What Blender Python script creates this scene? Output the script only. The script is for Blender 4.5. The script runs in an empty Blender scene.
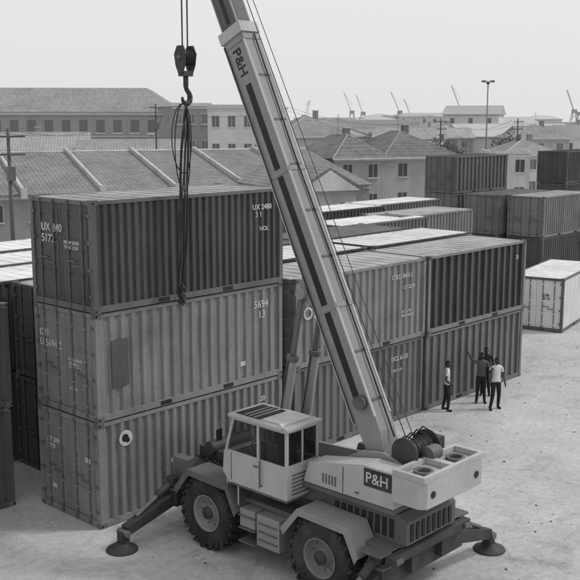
import bpy, math, random
from mathutils import Vector, Matrix
random.seed(7)
R=math.radians
scene=bpy.context.scene
col=bpy.context.collection
scene.view_settings.view_transform='Standard'; scene.view_settings.look='None'; scene.view_settings.exposure=0

# ---------------------------------------------------------------- materials
def gmat(name,v,v2=None,streak=.35,spots=.0,scale=1.0,rough=.75,bump=.0,metal=0.0,spotv=.03,rand=.0,bscale=40,big=.6,vert=.5):
    """grey weathered material: base v, dirt value v2"""
    if v2 is None: v2=v*.45
    m=bpy.data.materials.new(name); m.use_nodes=True
    n=m.node_tree.nodes; l=m.node_tree.links; b=n['Principled BSDF']
    b.inputs['Roughness'].default_value=rough; b.inputs['Metallic'].default_value=metal
    b.inputs['Specular IOR Level'].default_value=.3
    tc=n.new('ShaderNodeTexCoord'); oi=n.new('ShaderNodeObjectInfo')
    off=n.new('ShaderNodeVectorMath'); off.operation='SCALE'; off.inputs[0].default_value=(17,31,5); l.new(oi.outputs['Random'],off.inputs['Scale'])
    ad=n.new('ShaderNodeVectorMath'); ad.operation='ADD'; l.new(tc.outputs['Object'],ad.inputs[0]); l.new(off.outputs[0],ad.inputs[1])
    def noise(sc,vec_scale=(1,1,1),det=5,ro=.6):
        mp=n.new('ShaderNodeMapping'); mp.inputs['Scale'].default_value=vec_scale
        l.new(ad.outputs[0],mp.inputs['Vector'])
        t=n.new('ShaderNodeTexNoise'); t.inputs['Scale'].default_value=sc; t.inputs['Detail'].default_value=det; t.inputs['Roughness'].default_value=ro
        l.new(mp.outputs['Vector'],t.inputs['Vector']); return t.outputs['Fac']
    def ramp(fac,a,bb):
        r=n.new('ShaderNodeMapRange'); r.inputs['From Min'].default_value=a; r.inputs['From Max'].default_value=bb
        l.new(fac,r.inputs['Value']); return r.outputs['Result']
    def math_(op,a,bb):
        r=n.new('ShaderNodeMath'); r.operation=op
        for i,x in enumerate((a,bb)):
            if isinstance(x,(int,float)): r.inputs[i].default_value=x
            else: l.new(x,r.inputs[i])
        return r.outputs[0]
    s1=ramp(noise(1.6*scale,(1.5,1.5,.22),4,.5),.46,.74)
    s2=ramp(noise(.7*scale),.42,.7)
    f=math_('MULTIPLY',s1,streak*vert); f=math_('ADD',f,math_('MULTIPLY',s2,streak*big))
    f=math_('ADD',f,math_('MULTIPLY',ramp(noise(12*scale),.48,.72),streak*.35))
    mx=n.new('ShaderNodeMix'); mx.data_type='FLOAT'; l.new(f,mx.inputs['Factor'])
    mx.inputs[2].default_value=v; mx.inputs[3].default_value=v2
    out=mx.outputs[0]
    if spots>0:
        sp=ramp(noise(9*scale,(1,1,.8)),.74-spots*.16,.77-spots*.14)
        m2=n.new('ShaderNodeMix'); m2.data_type='FLOAT'; l.new(math_('MULTIPLY',sp,.7),m2.inputs['Factor'])
        l.new(out,m2.inputs[2]); m2.inputs[3].default_value=spotv; out=m2.outputs[0]
        sp=ramp(noise(17*scale,(1,1,1.6),det=3),.70,.73)
        m2=n.new('ShaderNodeMix'); m2.data_type='FLOAT'; l.new(math_('MULTIPLY',sp,.5*spots),m2.inputs['Factor'])
        l.new(out,m2.inputs[2]); m2.inputs[3].default_value=min(.7,v*2.2); out=m2.outputs[0]
    if rand>0:
        out=math_('MULTIPLY',out,math_('ADD',math_('MULTIPLY',oi.outputs['Random'],rand),1-rand/2))
    cc=n.new('ShaderNodeCombineColor')
    for i in range(3): l.new(out,cc.inputs[i])
    l.new(cc.outputs[0],b.inputs['Base Color'])
    if bump>0:
        bp=n.new('ShaderNodeBump'); bp.inputs['Strength'].default_value=bump; bp.inputs['Distance'].default_value=.02
        l.new(noise(bscale*.1*scale,det=2),bp.inputs['Height']); l.new(bp.outputs[0],b.inputs['Normal'])
    return m

M={}
M['c_mid']=gmat('container_paint_mid',.15,.055,.6,.45,rough=.42,bump=.5,rand=.2)
M['c_midl']=gmat('container_paint_midlight',.215,.085,.6,.45,rough=.42,bump=.5,rand=.15)
M['c_dark']=gmat('container_paint_dark',.088,.032,.6,.4,rough=.42,bump=.5,rand=.25)
M['c_white']=gmat('container_paint_white',.7,.38,.5,.4,rough=.5,bump=.4,spotv=.14)
M['roof_w']=gmat('container_roof_white',.72,.34,.65,.5,rough=.7,spotv=.22,rand=.25)
M['roof_l']=gmat('container_roof_light',.4,.16,.8,.6,rough=.7,spotv=.08,rand=.2)
M['roof_d']=gmat('container_roof_dark',.14,.045,.8,.6,rough=.7,rand=.3)
M['hard']=gmat('hardware_steel',.15,.05,.6,.5,rough=.5,metal=.2)
M['black']=gmat('black_paint',.018,.035,.4,0,rough=.5)
M['letter']=gmat('lettering_white',.52,.24,.7,.5,scale=2.5)
M['letterd']=gmat('lettering_dark',.03,.08,.5,.2,scale=3)
M['crane']=gmat('crane_paint',.26,.12,.55,.35,rough=.38,bump=.1,scale=1.5,spotv=.05,vert=.12)
M['cranel']=gmat('crane_paint_light',.42,.2,.5,.3,rough=.35,bump=.1,scale=1.3,spotv=.08,vert=.1)
M['craned']=gmat('crane_paint_dirty',.12,.045,.65,.4,rough=.55,bump=.15,scale=1.5,vert=.15)
M['chas']=gmat('chassis_dark',.038,.09,.6,.2,rough=.6,scale=2,vert=.2)
M['rubber']=gmat('tyre_rubber',.018,.1,.75,0,rough=.85,scale=2,bump=.3,bscale=100,vert=.2)
M['rim']=gmat('rim',.22,.06,.75,.5,rough=.6,scale=2,vert=.1)
M['steel']=gmat('rope_steel',.035,.07,.5,0,rough=.5,metal=.3)
M['seat']=gmat('seat',.03)
M['wall_l']=gmat('wall_plaster_light',.55,.28,.7,.4,rough=.9,scale=.5,rand=.3,spotv=.2)
M['wall_m']=gmat('wall_plaster_mid',.32,.17,.7,.4,rough=.9,scale=.5,rand=.35,spotv=.12)
M['wall_d']=gmat('wall_plaster_dark',.2,.11,.7,.3,rough=.9,scale=.5,rand=.2)
M['window']=gmat('window_dark',.06,.1,.4,0,rough=.3)
M['trim']=gmat('trim',.55,.3,.6,.2,rough=.8)
M['far']=gmat('distant_facade',.55,.44,.5,.2,rough=.9,scale=.1,rand=.25,spotv=.4)  # far facade, roof and steel greys lifted to paint in distance haze
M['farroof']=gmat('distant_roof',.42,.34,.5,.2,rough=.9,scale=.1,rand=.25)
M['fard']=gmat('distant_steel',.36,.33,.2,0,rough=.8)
M['pole']=gmat('pole',.1,.05,.5)
M['skin']=gmat('skin',.06,.04,.2,rough=.6)
M['hair']=gmat('hair',.012,.02,.2,rough=.8)
M['cloth_w']=gmat('cloth_white',.6,.4,.5,0,scale=6,rough=.9)
M['cloth_g']=gmat('cloth_grey',.1,.06,.4,0,scale=6,rough=.9)
M['cloth_d']=gmat('cloth_dark',.02,.035,.4,0,scale=6,rough=.9)
M['leaf']=gmat('foliage',.07,.12,.6,0,scale=3,rough=.9)
# paler copies for far buildings, distance haze painted into the colour
M['wall_l_h']=gmat('hazed_plaster_light',.62,.45,.6,.3,rough=.9,scale=.4,rand=.25,spotv=.3)
M['wall_m_h']=gmat('hazed_plaster_mid',.43,.31,.6,.3,rough=.9,scale=.4,rand=.3,spotv=.24)
M['wall_d_h']=gmat('hazed_plaster_dark',.3,.21,.6,.3,rough=.9,scale=.4,rand=.2,spotv=.18)
M['window_h']=gmat('window_hazed',.15,.2,.4,0,rough=.4)
M['trim_h']=gmat('trim_hazed',.55,.42,.5,.1,rough=.8)
M['farroof_h']=M['farroof']; M['far_h']=M['far']; M['pole_h']=gmat('pole_hazed',.2,.16,.4)

def tile_mat(name,v,v2,sc):
    m=gmat(name,v,v2,.8,.6,scale=.45,rough=.9,rand=.2,spotv=v*.4)
    n=m.node_tree.nodes;l=m.node_tree.links;b=n['Principled BSDF']
    tc=n.new('ShaderNodeTexCoord'); w=n.new('ShaderNodeTexWave'); w.bands_direction='X'; w.inputs['Scale'].default_value=sc
    w.inputs['Distortion'].default_value=1.2;w.inputs['Detail Scale'].default_value=3
    w2=n.new('ShaderNodeTexWave'); w2.bands_direction='Y'; w2.inputs['Scale'].default_value=sc*.7; w2.inputs['Distortion'].default_value=1
    l.new(tc.outputs['Object'],w.inputs['Vector']); l.new(tc.outputs['Object'],w2.inputs['Vector'])
    nz=n.new('ShaderNodeTexNoise');nz.inputs['Scale'].default_value=2.2;nz.inputs['Detail'].default_value=4;l.new(tc.outputs['Object'],nz.inputs['Vector'])
    ad=n.new('ShaderNodeMath');ad.operation='ADD';l.new(w.outputs['Fac'],ad.inputs[0]);l.new(w2.outputs['Fac'],ad.inputs[1])
    a2=n.new('ShaderNodeMath');a2.operation='MULTIPLY_ADD';l.new(nz.outputs['Fac'],a2.inputs[0]);a2.inputs[1].default_value=2.4;l.new(ad.outputs[0],a2.inputs[2])
    mr=n.new('ShaderNodeMapRange');l.new(a2.outputs[0],mr.inputs['Value']);mr.inputs['From Min'].default_value=.6;mr.inputs['From Max'].default_value=3.4;mr.inputs['To Min'].default_value=.5;mr.inputs['To Max'].default_value=1.25
    src=b.inputs['Base Color'].links[0].from_socket
    vm=n.new('ShaderNodeVectorMath');vm.operation='SCALE';l.new(src,vm.inputs[0]);l.new(mr.outputs[0],vm.inputs['Scale'])
    l.new(vm.outputs[0],b.inputs['Base Color'])
    return m
M['tile']=tile_mat('roof_tiles',.19,.09,.9)
M['tilel']=tile_mat('roof_tiles_light',.24,.12,.9)
M['tile_h']=tile_mat('roof_tiles_pale',.28,.18,.9)  # tile copies lightened for far roofs, haze put into the colour
M['tilel_h']=tile_mat('roof_tiles_light_hazed',.34,.24,.9)

def glass_mat():
    m=bpy.data.materials.new('cab_glass');m.use_nodes=True;n=m.node_tree.nodes;l=m.node_tree.links
    b=n['Principled BSDF'];b.inputs['Base Color'].default_value=(.02,.02,.02,1);b.inputs['Roughness'].default_value=.08
    tr=n.new('ShaderNodeBsdfTransparent');tr.inputs[0].default_value=(.8,.8,.8,1);mx=n.new('ShaderNodeMixShader');mx.inputs[0].default_value=.35
    l.new(tr.outputs[0],mx.inputs[1]);l.new(b.outputs[0],mx.inputs[2]);l.new(mx.outputs[0],n['Material Output'].inputs['Surface'])
    return m
M['glass']=glass_mat()

def ground_mat():
    m=bpy.data.materials.new('yard_concrete');m.use_nodes=True;n=m.node_tree.nodes;l=m.node_tree.links;b=n['Principled BSDF']
    b.inputs['Roughness'].default_value=.95;b.inputs['Specular IOR Level'].default_value=.15
    tc=n.new('ShaderNodeTexCoord')
    def mp(rot=0,sc=(1,1,1),loc=(0,0,0)):
        x=n.new('ShaderNodeMapping');x.inputs['Rotation'].default_value=(0,0,rot);x.inputs['Scale'].default_value=sc;x.inputs['Location'].default_value=loc
        l.new(tc.outputs['Object'],x.inputs['Vector']);return x.outputs[0]
    def noise(v,sc,det=8,ro=.65,dist=0):
        t=n.new('ShaderNodeTexNoise');t.inputs['Scale'].default_value=sc;t.inputs['Detail'].default_value=det;t.inputs['Roughness'].default_value=ro;t.inputs['Distortion'].default_value=dist
        l.new(v,t.inputs['Vector']);return t.outputs['Fac']
    def mr(f,a,c,o0=0,o1=1):
        r=n.new('ShaderNodeMapRange');r.inputs['From Min'].default_value=a;r.inputs['From Max'].default_value=c;r.inputs['To Min'].default_value=o0;r.inputs['To Max'].default_value=o1
        l.new(f,r.inputs['Value']);return r.outputs['Result']
    def op(o,a,c):
        r=n.new('ShaderNodeMath');r.operation=o
        for i,x in enumerate((a,c)):
            if isinstance(x,(int,float)): r.inputs[i].default_value=x
            else: l.new(x,r.inputs[i])
        return r.outputs[0]
    base=mr(noise(mp(),.2,9,.7),.32,.68,.35,.53)
    fine=mr(noise(mp(),6,8,.85),.3,.7,.72,1.24)
    v=op('MULTIPLY',base,fine)
    st=mr(noise(mp(loc=(31,7,0)),.6,7,.7,.6),.53,.7,1,.7); v=op('MULTIPLY',v,st)
    st=mr(noise(mp(loc=(11,17,0)),2.4,6,.7,.3),.62,.72,1,.7); v=op('MULTIPLY',v,st)
    # faint curved tyre tracks
    dz=n.new('ShaderNodeTexNoise');dz.inputs['Scale'].default_value=.05;dz.inputs['Detail'].default_value=1;l.new(mp(),dz.inputs['Vector'])
    sc_=n.new('ShaderNodeVectorMath');sc_.operation='SCALE';sc_.inputs['Scale'].default_value=14;l.new(dz.outputs['Color'],sc_.inputs[0])
    av=n.new('ShaderNodeVectorMath');av.operation='ADD';l.new(mp(),av.inputs[0]);l.new(sc_.outputs[0],av.inputs[1])
    m3=n.new('ShaderNodeMapping');m3.inputs['Rotation'].default_value=(0,0,R(-62));m3.inputs['Scale'].default_value=(.05,2.6,1);l.new(av.outputs[0],m3.inputs['Vector'])
    msk=mr(noise(mp(loc=(3,60,0)),.2,3,.5),.42,.6)
    t=mr(noise(m3.outputs[0],1.2,8,.72,.3),.54,.7,0,.34); v=op('MULTIPLY',v,op('SUBTRACT',1,op('MULTIPLY',t,msk)))
    t=mr(noise(mp(loc=(5,50,0)),5,7,.75,.4),.6,.72,0,.15); v=op('ADD',v,t)
    vo=n.new('ShaderNodeTexVoronoi');vo.feature='DISTANCE_TO_EDGE';vo.inputs['Scale'].default_value=.11
    nv=n.new('ShaderNodeTexNoise');nv.inputs['Scale'].default_value=.8;nv.inputs['Detail'].default_value=6;l.new(mp(),nv.inputs['Vector'])
    va=n.new('ShaderNodeVectorMath');va.operation='MULTIPLY_ADD';l.new(nv.outputs['Color'],va.inputs[0]);va.inputs[1].default_value=(3,3,3);l.new(mp(),va.inputs[2]);l.new(va.outputs[0],vo.inputs['Vector'])
    cr=mr(vo.outputs['Distance'],.001,.004,.8,1); v=op('MULTIPLY',v,cr)
    cc=n.new('ShaderNodeCombineColor')
    for i in range(3): l.new(v,cc.inputs[i])
    l.new(cc.outputs[0],b.inputs['Base Color'])
    bp=n.new('ShaderNodeBump');bp.inputs['Strength'].default_value=.5;bp.inputs['Distance'].default_value=.03
    l.new(noise(mp(),5,8,.75),bp.inputs['Height']);l.new(bp.outputs[0],b.inputs['Normal'])
    return m
M['ground']=ground_mat()

# ---------------------------------------------------------------- mesh builder
HAZE=False
class MB:
    def __init__(s): s.v=[];s.f=[];s.m=[];s.mats=[];s.sm=[]
    def mi(s,k):
        if k not in s.mats: s.mats.append(k)
        return s.mats.index(k)
    def poly(s,pts,k,smooth=False):
        b=len(s.v); s.v+= [tuple(p) for p in pts]; s.f.append(tuple(range(b,b+len(pts)))); s.m.append(s.mi(k)); s.sm.append(smooth)
    def box(s,x0,x1,y0,y1,z0,z1,k,T=None):
        P=[Vector(p) for p in ((x0,y0,z0),(x1,y0,z0),(x1,y1,z0),(x0,y1,z0),(x0,y0,z1),(x1,y0,z1),(x1,y1,z1),(x0,y1,z1))]
        if T is not None: P=[T@p for p in P]
        b=len(s.v); s.v+=[tuple(p) for p in P]
        for q in ((0,3,2,1),(4,5,6,7),(0,1,5,4),(1,2,6,5),(2,3,7,6),(3,0,4,7)):
            s.f.append(tuple(b+i for i in q)); s.m.append(s.mi(k)); s.sm.append(False)
    def prism(s,pts,vec,k):
        vec=Vector(vec);n=len(pts);b=len(s.v)
        s.v+=[tuple(Vector(p)) for p in pts]+[tuple(Vector(p)+vec) for p in pts]
        s.f.append(tuple(range(b,b+n)));s.f.append(tuple(range(b+2*n-1,b+n-1,-1)));s.m+=[s.mi(k)]*2;s.sm+=[False]*2
        for i in range(n):
            j=(i+1)%n; s.f.append((b+i,b+n+i,b+n+j,b+j)); s.m.append(s.mi(k)); s.sm.append(False)
    def cyl(s,p0,p1,r0,k,r1=None,n=12,caps=True):
        r1=r0 if r1 is None else r1
        p0=Vector(p0);p1=Vector(p1);d=(p1-p0).normalized()
        a=d.orthogonal().normalized();c=d.cross(a);b=len(s.v)
        for p,r in ((p0,r0),(p1,r1)):
            for i in range(n):
                t=2*math.pi*i/n; s.v.append(tuple(p+a*math.cos(t)*r+c*math.sin(t)*r))
        for i in range(n):
            j=(i+1)%n; s.f.append((b+i,b+j,b+n+j,b+n+i)); s.m.append(s.mi(k)); s.sm.append(n>7)
        if caps:
            s.f.append(tuple(range(b+n-1,b-1,-1)));s.f.append(tuple(range(b+n,b+2*n)));s.m+=[s.mi(k)]*2;s.sm+=[False]*2
    def tube(s,pts,r,k,n=6):
        for a,b in zip(pts[:-1],pts[1:]): s.cyl(a,b,r,k,n=n)
    def beam(s,p0,p1,w,h,k,up=(0,0,1),w1=None,h1=None):
        p0=Vector(p0);p1=Vector(p1);d=(p1-p0).normalized();sd=d.cross(Vector(up)).normalized();u=sd.cross(d)
        w1=w if w1 is None else w1;h1=h if h1 is None else h1;b=len(s.v)
        for p,ww,hh in ((p0,w,h),(p1,w1,h1)):
            for i,j in ((-1,-1),(1,-1),(1,1),(-1,1)): s.v.append(tuple(p+sd*i*ww/2+u*j*hh/2))
        for q in ((0,3,2,1),(4,5,6,7),(0,1,5,4),(1,2,6,5),(2,3,7,6),(3,0,4,7)):
            s.f.append(tuple(b+i for i in q)); s.m.append(s.mi(k)); s.sm.append(False)
    def lathe(s,prof,c,axis,k,n=40):
        c=Vector(c);axis=Vector(axis).normalized();a=axis.orthogonal().normalized();e=axis.cross(a);b=len(s.v)
        for r,t in prof:
            for i in range(n):
                q=2*math.pi*i/n; s.v.append(tuple(c+axis*t+a*math.cos(q)*r+e*math.sin(q)*r))
        for u in range(len(prof)-1):
            kk=k if isinstance(k,str) else k[u]
            for i in range(n):
                j=(i+1)%n; s.f.append((b+u*n+i,b+u*n+j,b+(u+1)*n+j,b+(u+1)*n+i)); s.m.append(s.mi(kk)); s.sm.append(True)
    def obj(s,name,parent=None,loc=(0,0,0),rz=0,bevel=0,T=None):
        me=bpy.data.meshes.new(name); me.from_pydata(s.v,[],s.f)
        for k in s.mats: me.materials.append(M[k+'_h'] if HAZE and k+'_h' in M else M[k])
        me.polygons.foreach_set('material_index',s.m); me.polygons.foreach_set('use_smooth',s.sm); me.update()
        import bmesh
        bm=bmesh.new();bm.from_mesh(me);bmesh.ops.recalc_face_normals(bm,faces=bm.faces);bm.to_mesh(me);bm.free()
        o=bpy.data.objects.new(name,me); col.objects.link(o); o.location=loc; o.rotation_euler=(0,0,rz)
        if parent: o.parent=parent
        if bevel:
            bv=o.modifiers.new('bevel','BEVEL');bv.width=bevel;bv.segments=2;bv.limit_method='ANGLE';bv.angle_limit=R(40)
        return o
def empty(name,loc=(0,0,0),rz=0):
    e=bpy.data.objects.new(name,None);col.objects.link(e);e.location=loc;e.rotation_euler=(0,0,rz);return e
def text(parent,s,loc,size,rot,k='letter',name='lettering',mat4=None,sx=1,ext=.002,align='LEFT'):
    c=bpy.data.curves.new(name,'FONT');c.body=s;c.size=size;c.extrude=ext;c.align_x=align;c.resolution_u=3;c.offset=size*.012
    c.materials.append(M[k]);o=bpy.data.objects.new(name,c);col.objects.link(o);o.parent=parent
    if mat4 is not None: o.matrix_local=mat4
    else: o.location=loc;o.rotation_euler=rot;o.scale=(sx,1,1)
    return o

# ---------------------------------------------------------------- containers
L0,W0,H0=6.06,2.44,2.53
def corrug(mb,fix,a0,a1,z0,z1,sign,pitch,depth,k,axis,style):
    n=max(1,round((a1-a0)/pitch));p=(a1-a0)/n;pts=[]
    for i in range(n):
        s=a0+i*p;dd=depth*random.uniform(.9,1.08);o=random.uniform(-.003,.003)
        if style=='rib': pts+=[(s,dd),(s+.68*p,dd),(s+.71*p,o*.5),(s+.97*p,o*.5)]
        else: pts+=[(s,o*.5),(s+.36*p,o*.5),(s+.48*p,dd),(s+.86*p,dd)]
    pts.append((a1,pts[0][1]))
    zs=[z0,z0+(z1-z0)*.33,z0+(z1-z0)*.66,z1]
    dent=[[0]*len(pts)]+[[random.uniform(0,.01)*(1 if random.random()<.8 else 2.2) for _ in pts] for _ in range(2)]+[[0]*len(pts)]
    for i in range(len(pts)-1):
        (s0,d0),(s1,d1)=pts[i],pts[i+1]
        for r in range(3):
            c=[(s0,d0+dent[r][i],zs[r]),(s1,d1+dent[r][i+1],zs[r]),(s1,d1+dent[r+1][i+1],zs[r+1]),(s0,d0+dent[r+1][i],zs[r+1])]
            q=[(a,fix-sign*b,z) if axis=='x' else (fix-sign*b,a,z) for a,b,z in c]
            mb.poly(q,k)
def container(X,Y,z,side='c_mid',roof='roof_d',frame=None,style='cor',pitch=.27,depth=.06,rz=0,L=L0,name='shipping_container',marks=(),door='rods',H=H0,panel=False):
    mb=MB();W=W0;f=frame or side;p=.12
    for x0,x1 in ((0,p),(L-p,L)):
        for y0,y1 in ((0,p),(W-p,W)): mb.box(x0,x1,y0,y1,.12,H-.13,f)
    for y0,y1 in ((.006,.1),(W-.1,W-.006)):
        mb.box(p,L-p,y0,y1,.02,.16,f); mb.box(p,L-p,y0,y1,H-.1,H-.02,f)
    for x0,x1 in ((.006,.1),(L-.1,L-.006)):
        mb.box(x0,x1,p,W-p,.02,.16,f); mb.box(x0,x1,p,W-p,H-.12,H-.02,f)
    for x0,x1 in ((-.004,.175),(L-.175,L+.004)):
        for y0,y1 in ((-.004,.16),(W-.16,W+.004)):
            mb.box(x0,x1,y0,y1,0,.118,'hard'); mb.box(x0,x1,y0,y1,H-.128,H,'hard')
    for xx in (-.006,L-.07):
        for zz in (.03,H-.095): mb.box(xx+.02,xx+.075,-.006,.004,zz,zz+.055,'black')
    for xc in (L*.33,L*.67): mb.box(xc-.17,xc+.17,-.001,.02,.04,.14,'black')
    corrug(mb,.018,p,L-p,.16,H-.1,-1,pitch,depth,side,'x',style)
    corrug(mb,W-.018,p,L-p,.16,H-.1,1,pitch,depth,side,'x',style)
    if panel:
        mb.box(.42,.9,-.002,.05,.75,1.85,'c_dark')
    n=12
    for i in range(n):
        a=.1+i*(L-.2)/n; b=.1+(i+1)*(L-.2)/n
        mb.box(a,b-.09,.1,W-.1,H-.06,H-.028,roof); mb.box(b-.09,b,.1,W-.1,H-.06,H-.016,roof)
    corrug(mb,L-.02,p,W-p,.16,H-.12,1,.3,.04,side,'y','cor')
    if door=='wall': corrug(mb,.02,p,W-p,.16,H-.12,-1,.3,.045,side,'y','cor')
    else:
        for y0,y1 in ((p+.01,W/2-.008),(W/2+.008,W-p-.01)):
            mb.box(.035,.07,y0,y1,.17,H-.13,side)
            for zz in (.25,.95,1.65): mb.box(.022,.036,y0+.1,y1-.1,zz,zz+.6,side)
            for q in (.26,.74):
                yy=y0+(y1-y0)*q
                mb.cyl((.0,yy,.1),(.0,yy,H-.08),.019,'hard',n=6)
                for zz in (.3,.8,1.35,2.1): mb.box(-.022,.03,yy-.05,yy+.05,zz,zz+.05,side)
                mb.box(-.03,.0,yy-.04,yy+.04,.05,.14,'hard');mb.box(-.03,.0,yy-.04,yy+.04,H-.12,H-.04,'hard')
                if q<.5: mb.box(-.035,-.015,yy-.02,yy+.3,1.02,1.05,'hard')
                else: mb.box(-.035,-.015,yy-.3,yy+.02,1.12,1.15,'hard')
        for zz in (.35,.95,1.55,2.15):
            mb.box(-.012,.03,p-.06,p+.06,zz,zz+.07,'hard');mb.box(-.012,.03,W-p-.06,W-p+.06,zz,zz+.07,'hard')
    o=mb.obj(name,loc=(X,Y,z),rz=rz)
    for t in marks:
        face,s,a,zz,size=t[:5];k=t[5] if len(t)>5 else 'letter'
        if face=='s': text(o,s,(a,.014,zz),size,(R(90),0,0),k,ext=.006)
        elif face=='d': text(o,s,(.012,a,zz),size,(R(90),0,R(-90)),k,ext=.012)
    return o
def disc(parent,x,z,r,k='letter',name='round_emblem'):
    mb=MB();mb.cyl((x,.02,z),(x,.008,z),r,k,n=28);mb.cyl((x-r*.12,.01,z+r*.05),(x-r*.12,.004,z+r*.05),r*.5,'black',n=24);mb.cyl((x+r*.25,.01,z-r*.3),(x+r*.25,.002,z-r*.3),r*.32,'black',n=16)
    return mb.obj(name,parent=parent)

a1=container(0,0,0,'c_midl','roof_l',pitch=.26,depth=.07,marks=(('d','CT 204\n5713',2.1,1.7,.16),('s','20',5.2,1.95,.2)))
disc(a1,.78,2.02,.19)
a2=container(.03,.02,H0,'c_midl','roof_l',pitch=.31,depth=.055,panel=True,marks=(('s','5694\n  13',5.0,1.95,.27),('d','CTI\nU 5694 2',2.25,1.75,.24),('d','MAX GROSS\n20320 KG\nTARE 2200',1.1,1.3,.1),('d','4 30 10',1.1,.6,.1)))
a3=container(0,-.03,H0*2,'c_dark','roof_l',frame='c_mid',pitch=.215,depth=.06,marks=(('s','UX 2480\n  3 1',4.95,2.0,.19),('s','NOL',5.2,1.45,.16),('d','UX 240\n5172',2.0,1.75,.26),('d','MGW 20320\nTARE  2230',1.1,1.5,.11)))
mb=MB();mb.box(4.5,4.68,.012,.02,.5,.62,'letter');mb.obj('data_plate',a2)
mb=MB();mb.box(.0,.012,.35,.55,1.5,1.62,'letter');mb.box(.0,.012,1.75,1.92,.55,.66,'letter');mb.obj('data_plate',a1)
c1=container(6.62,.05,0,'c_mid','roof_l',pitch=.3,depth=.065,marks=(('s','OCL 6133',4.4,1.95,.2),('s','TARE 2210',4.4,1.6,.12)))
c2=container(6.62,0,H0,'c_midl','roof_l',pitch=.3,depth=.06,marks=(('s','OSLU 84013',4.3,2.0,.2),('s','US 2210',4.9,1.65,.17),('s','OSL',.3,1.35,.5),('s','20 CU M\nMAX 24000',4.8,.9,.13)))
d1=container(12.84,.03,0,'c_mid','roof_d',style='rib',pitch=.42,depth=.08)
d2=container(12.84,0,H0,'c_dark','roof_l',frame='c_midl',style='rib',pitch=.42,depth=.1,marks=(('s','20',5.35,1.9,.2),))
def stack(X,Y,n,sides,roof,rz=0,H=H0,**kw):
    for i in range(n): container(X+random.uniform(-.05,.05),Y+random.uniform(-.04,.04),i*H,sides[i%len(sides)],roof if i==n-1 else 'roof_d',rz=rz+random.uniform(-.004,.004),H=H,**kw)
stack(1.2,2.95,2,['c_dark','c_dark'],'roof_l')
stack(7.4,2.95,2,['c_dark'],'roof_w'); stack(13.7,2.9,2,['c_mid','c_dark'],'roof_w')
stack(.7,5.6,2,['c_mid','c_dark'],'roof_w'); stack(7.0,5.7,2,['c_dark'],'roof_d'); stack(13.3,5.6,2,['c_dark'],'roof_d')
stack(-.9-6.06,8.3,2,['c_mid'],'roof_w');stack(-.2,8.3,2,['c_mid'],'roof_w');stack(6.3,8.4,2,['c_mid'],'roof_l')
stack(-3,11.2,2,['c_mid'],'roof_w');stack(3.4,11.2,2,['c_mid'],'roof_w')
stack(-6.62,2.75,2,['c_dark','c_dark'],'roof_w')
# survey frame: lateral / forward distances on the ground
CX,CY=-12.64,-17.73; YAW=R(-47)
def S(lat,fw): return (CX+lat*.682+fw*.731, CY-lat*.731+fw*.682)
def stackS(lat,fw,n,sides,roof,rot=0,**kw):
    x,y=S(lat,fw); stack(x,y,n,sides,roof,rz=rot,**kw)
stackS(2.4,41.5,2,['c_dark','c_mid'],'roof_w',H=2.44)
stackS(5.2,45.5,2,['c_dark','c_midl'],'roof_l',H=2.44)
stackS(1.0,47.5,2,['c_dark','c_dark'],'roof_w',H=2.44); stackS(4.6,52,2,['c_dark','c_mid'],'roof_w',H=2.44)
stackS(10.5,62,3,['c_mid','c_mid','c_mid'],'roof_d',style='rib',pitch=.45,depth=.08,H=2.36)
stackS(12.6,59,2,['c_dark','c_mid'],'roof_d',H=2.44)
stackS(14.9,57.5,2,['c_dark','c_midl'],'roof_l',H=2.44,marks=(('s','2',4.6,1.4,.7,'letterd'),))
stackS(20.3,72,3,['c_dark','c_dark','c_dark'],'roof_d',H=2.36)
stackS(20.2,61.5,2,['c_mid','c_dark'],'roof_d',H=2.44)
x,y=S(12.07,42.5)
e=container(x,y,0,'c_white','roof_w',frame='hard',rz=R(12),H=2.44,depth=.03,marks=(('s','JOL 3077',4.4,1.9,.2,'letterd'),('d','J 24\n0 12',.9,1.6,.16,'letterd')))

# ---------------------------------------------------------------- ground + debris
mb=MB();mb.poly([(-1500,-1500,0),(2500,-1500,0),(2500,2500,0),(-1500,2500,0)],'ground');mb.obj('ground')
mb=MB()
for i in range(900):
    x=random.uniform(-6,34);y=random.uniform(-14,1.5)
    if 0<x<19 and y>-.1: continue
    s=random.uniform(.01,.03);T=Matrix.Translation((x,y,s*.4))@Matrix.Rotation(random.random()*6,4,'Z')@Matrix.Rotation(random.random(),4,'X')
    mb.box(-s,s,-s*.6,s*.6,-s*.4,s*.4,random.choice(['trim','trim','pole','wall_m']),T)
mb.obj('debris')

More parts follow.
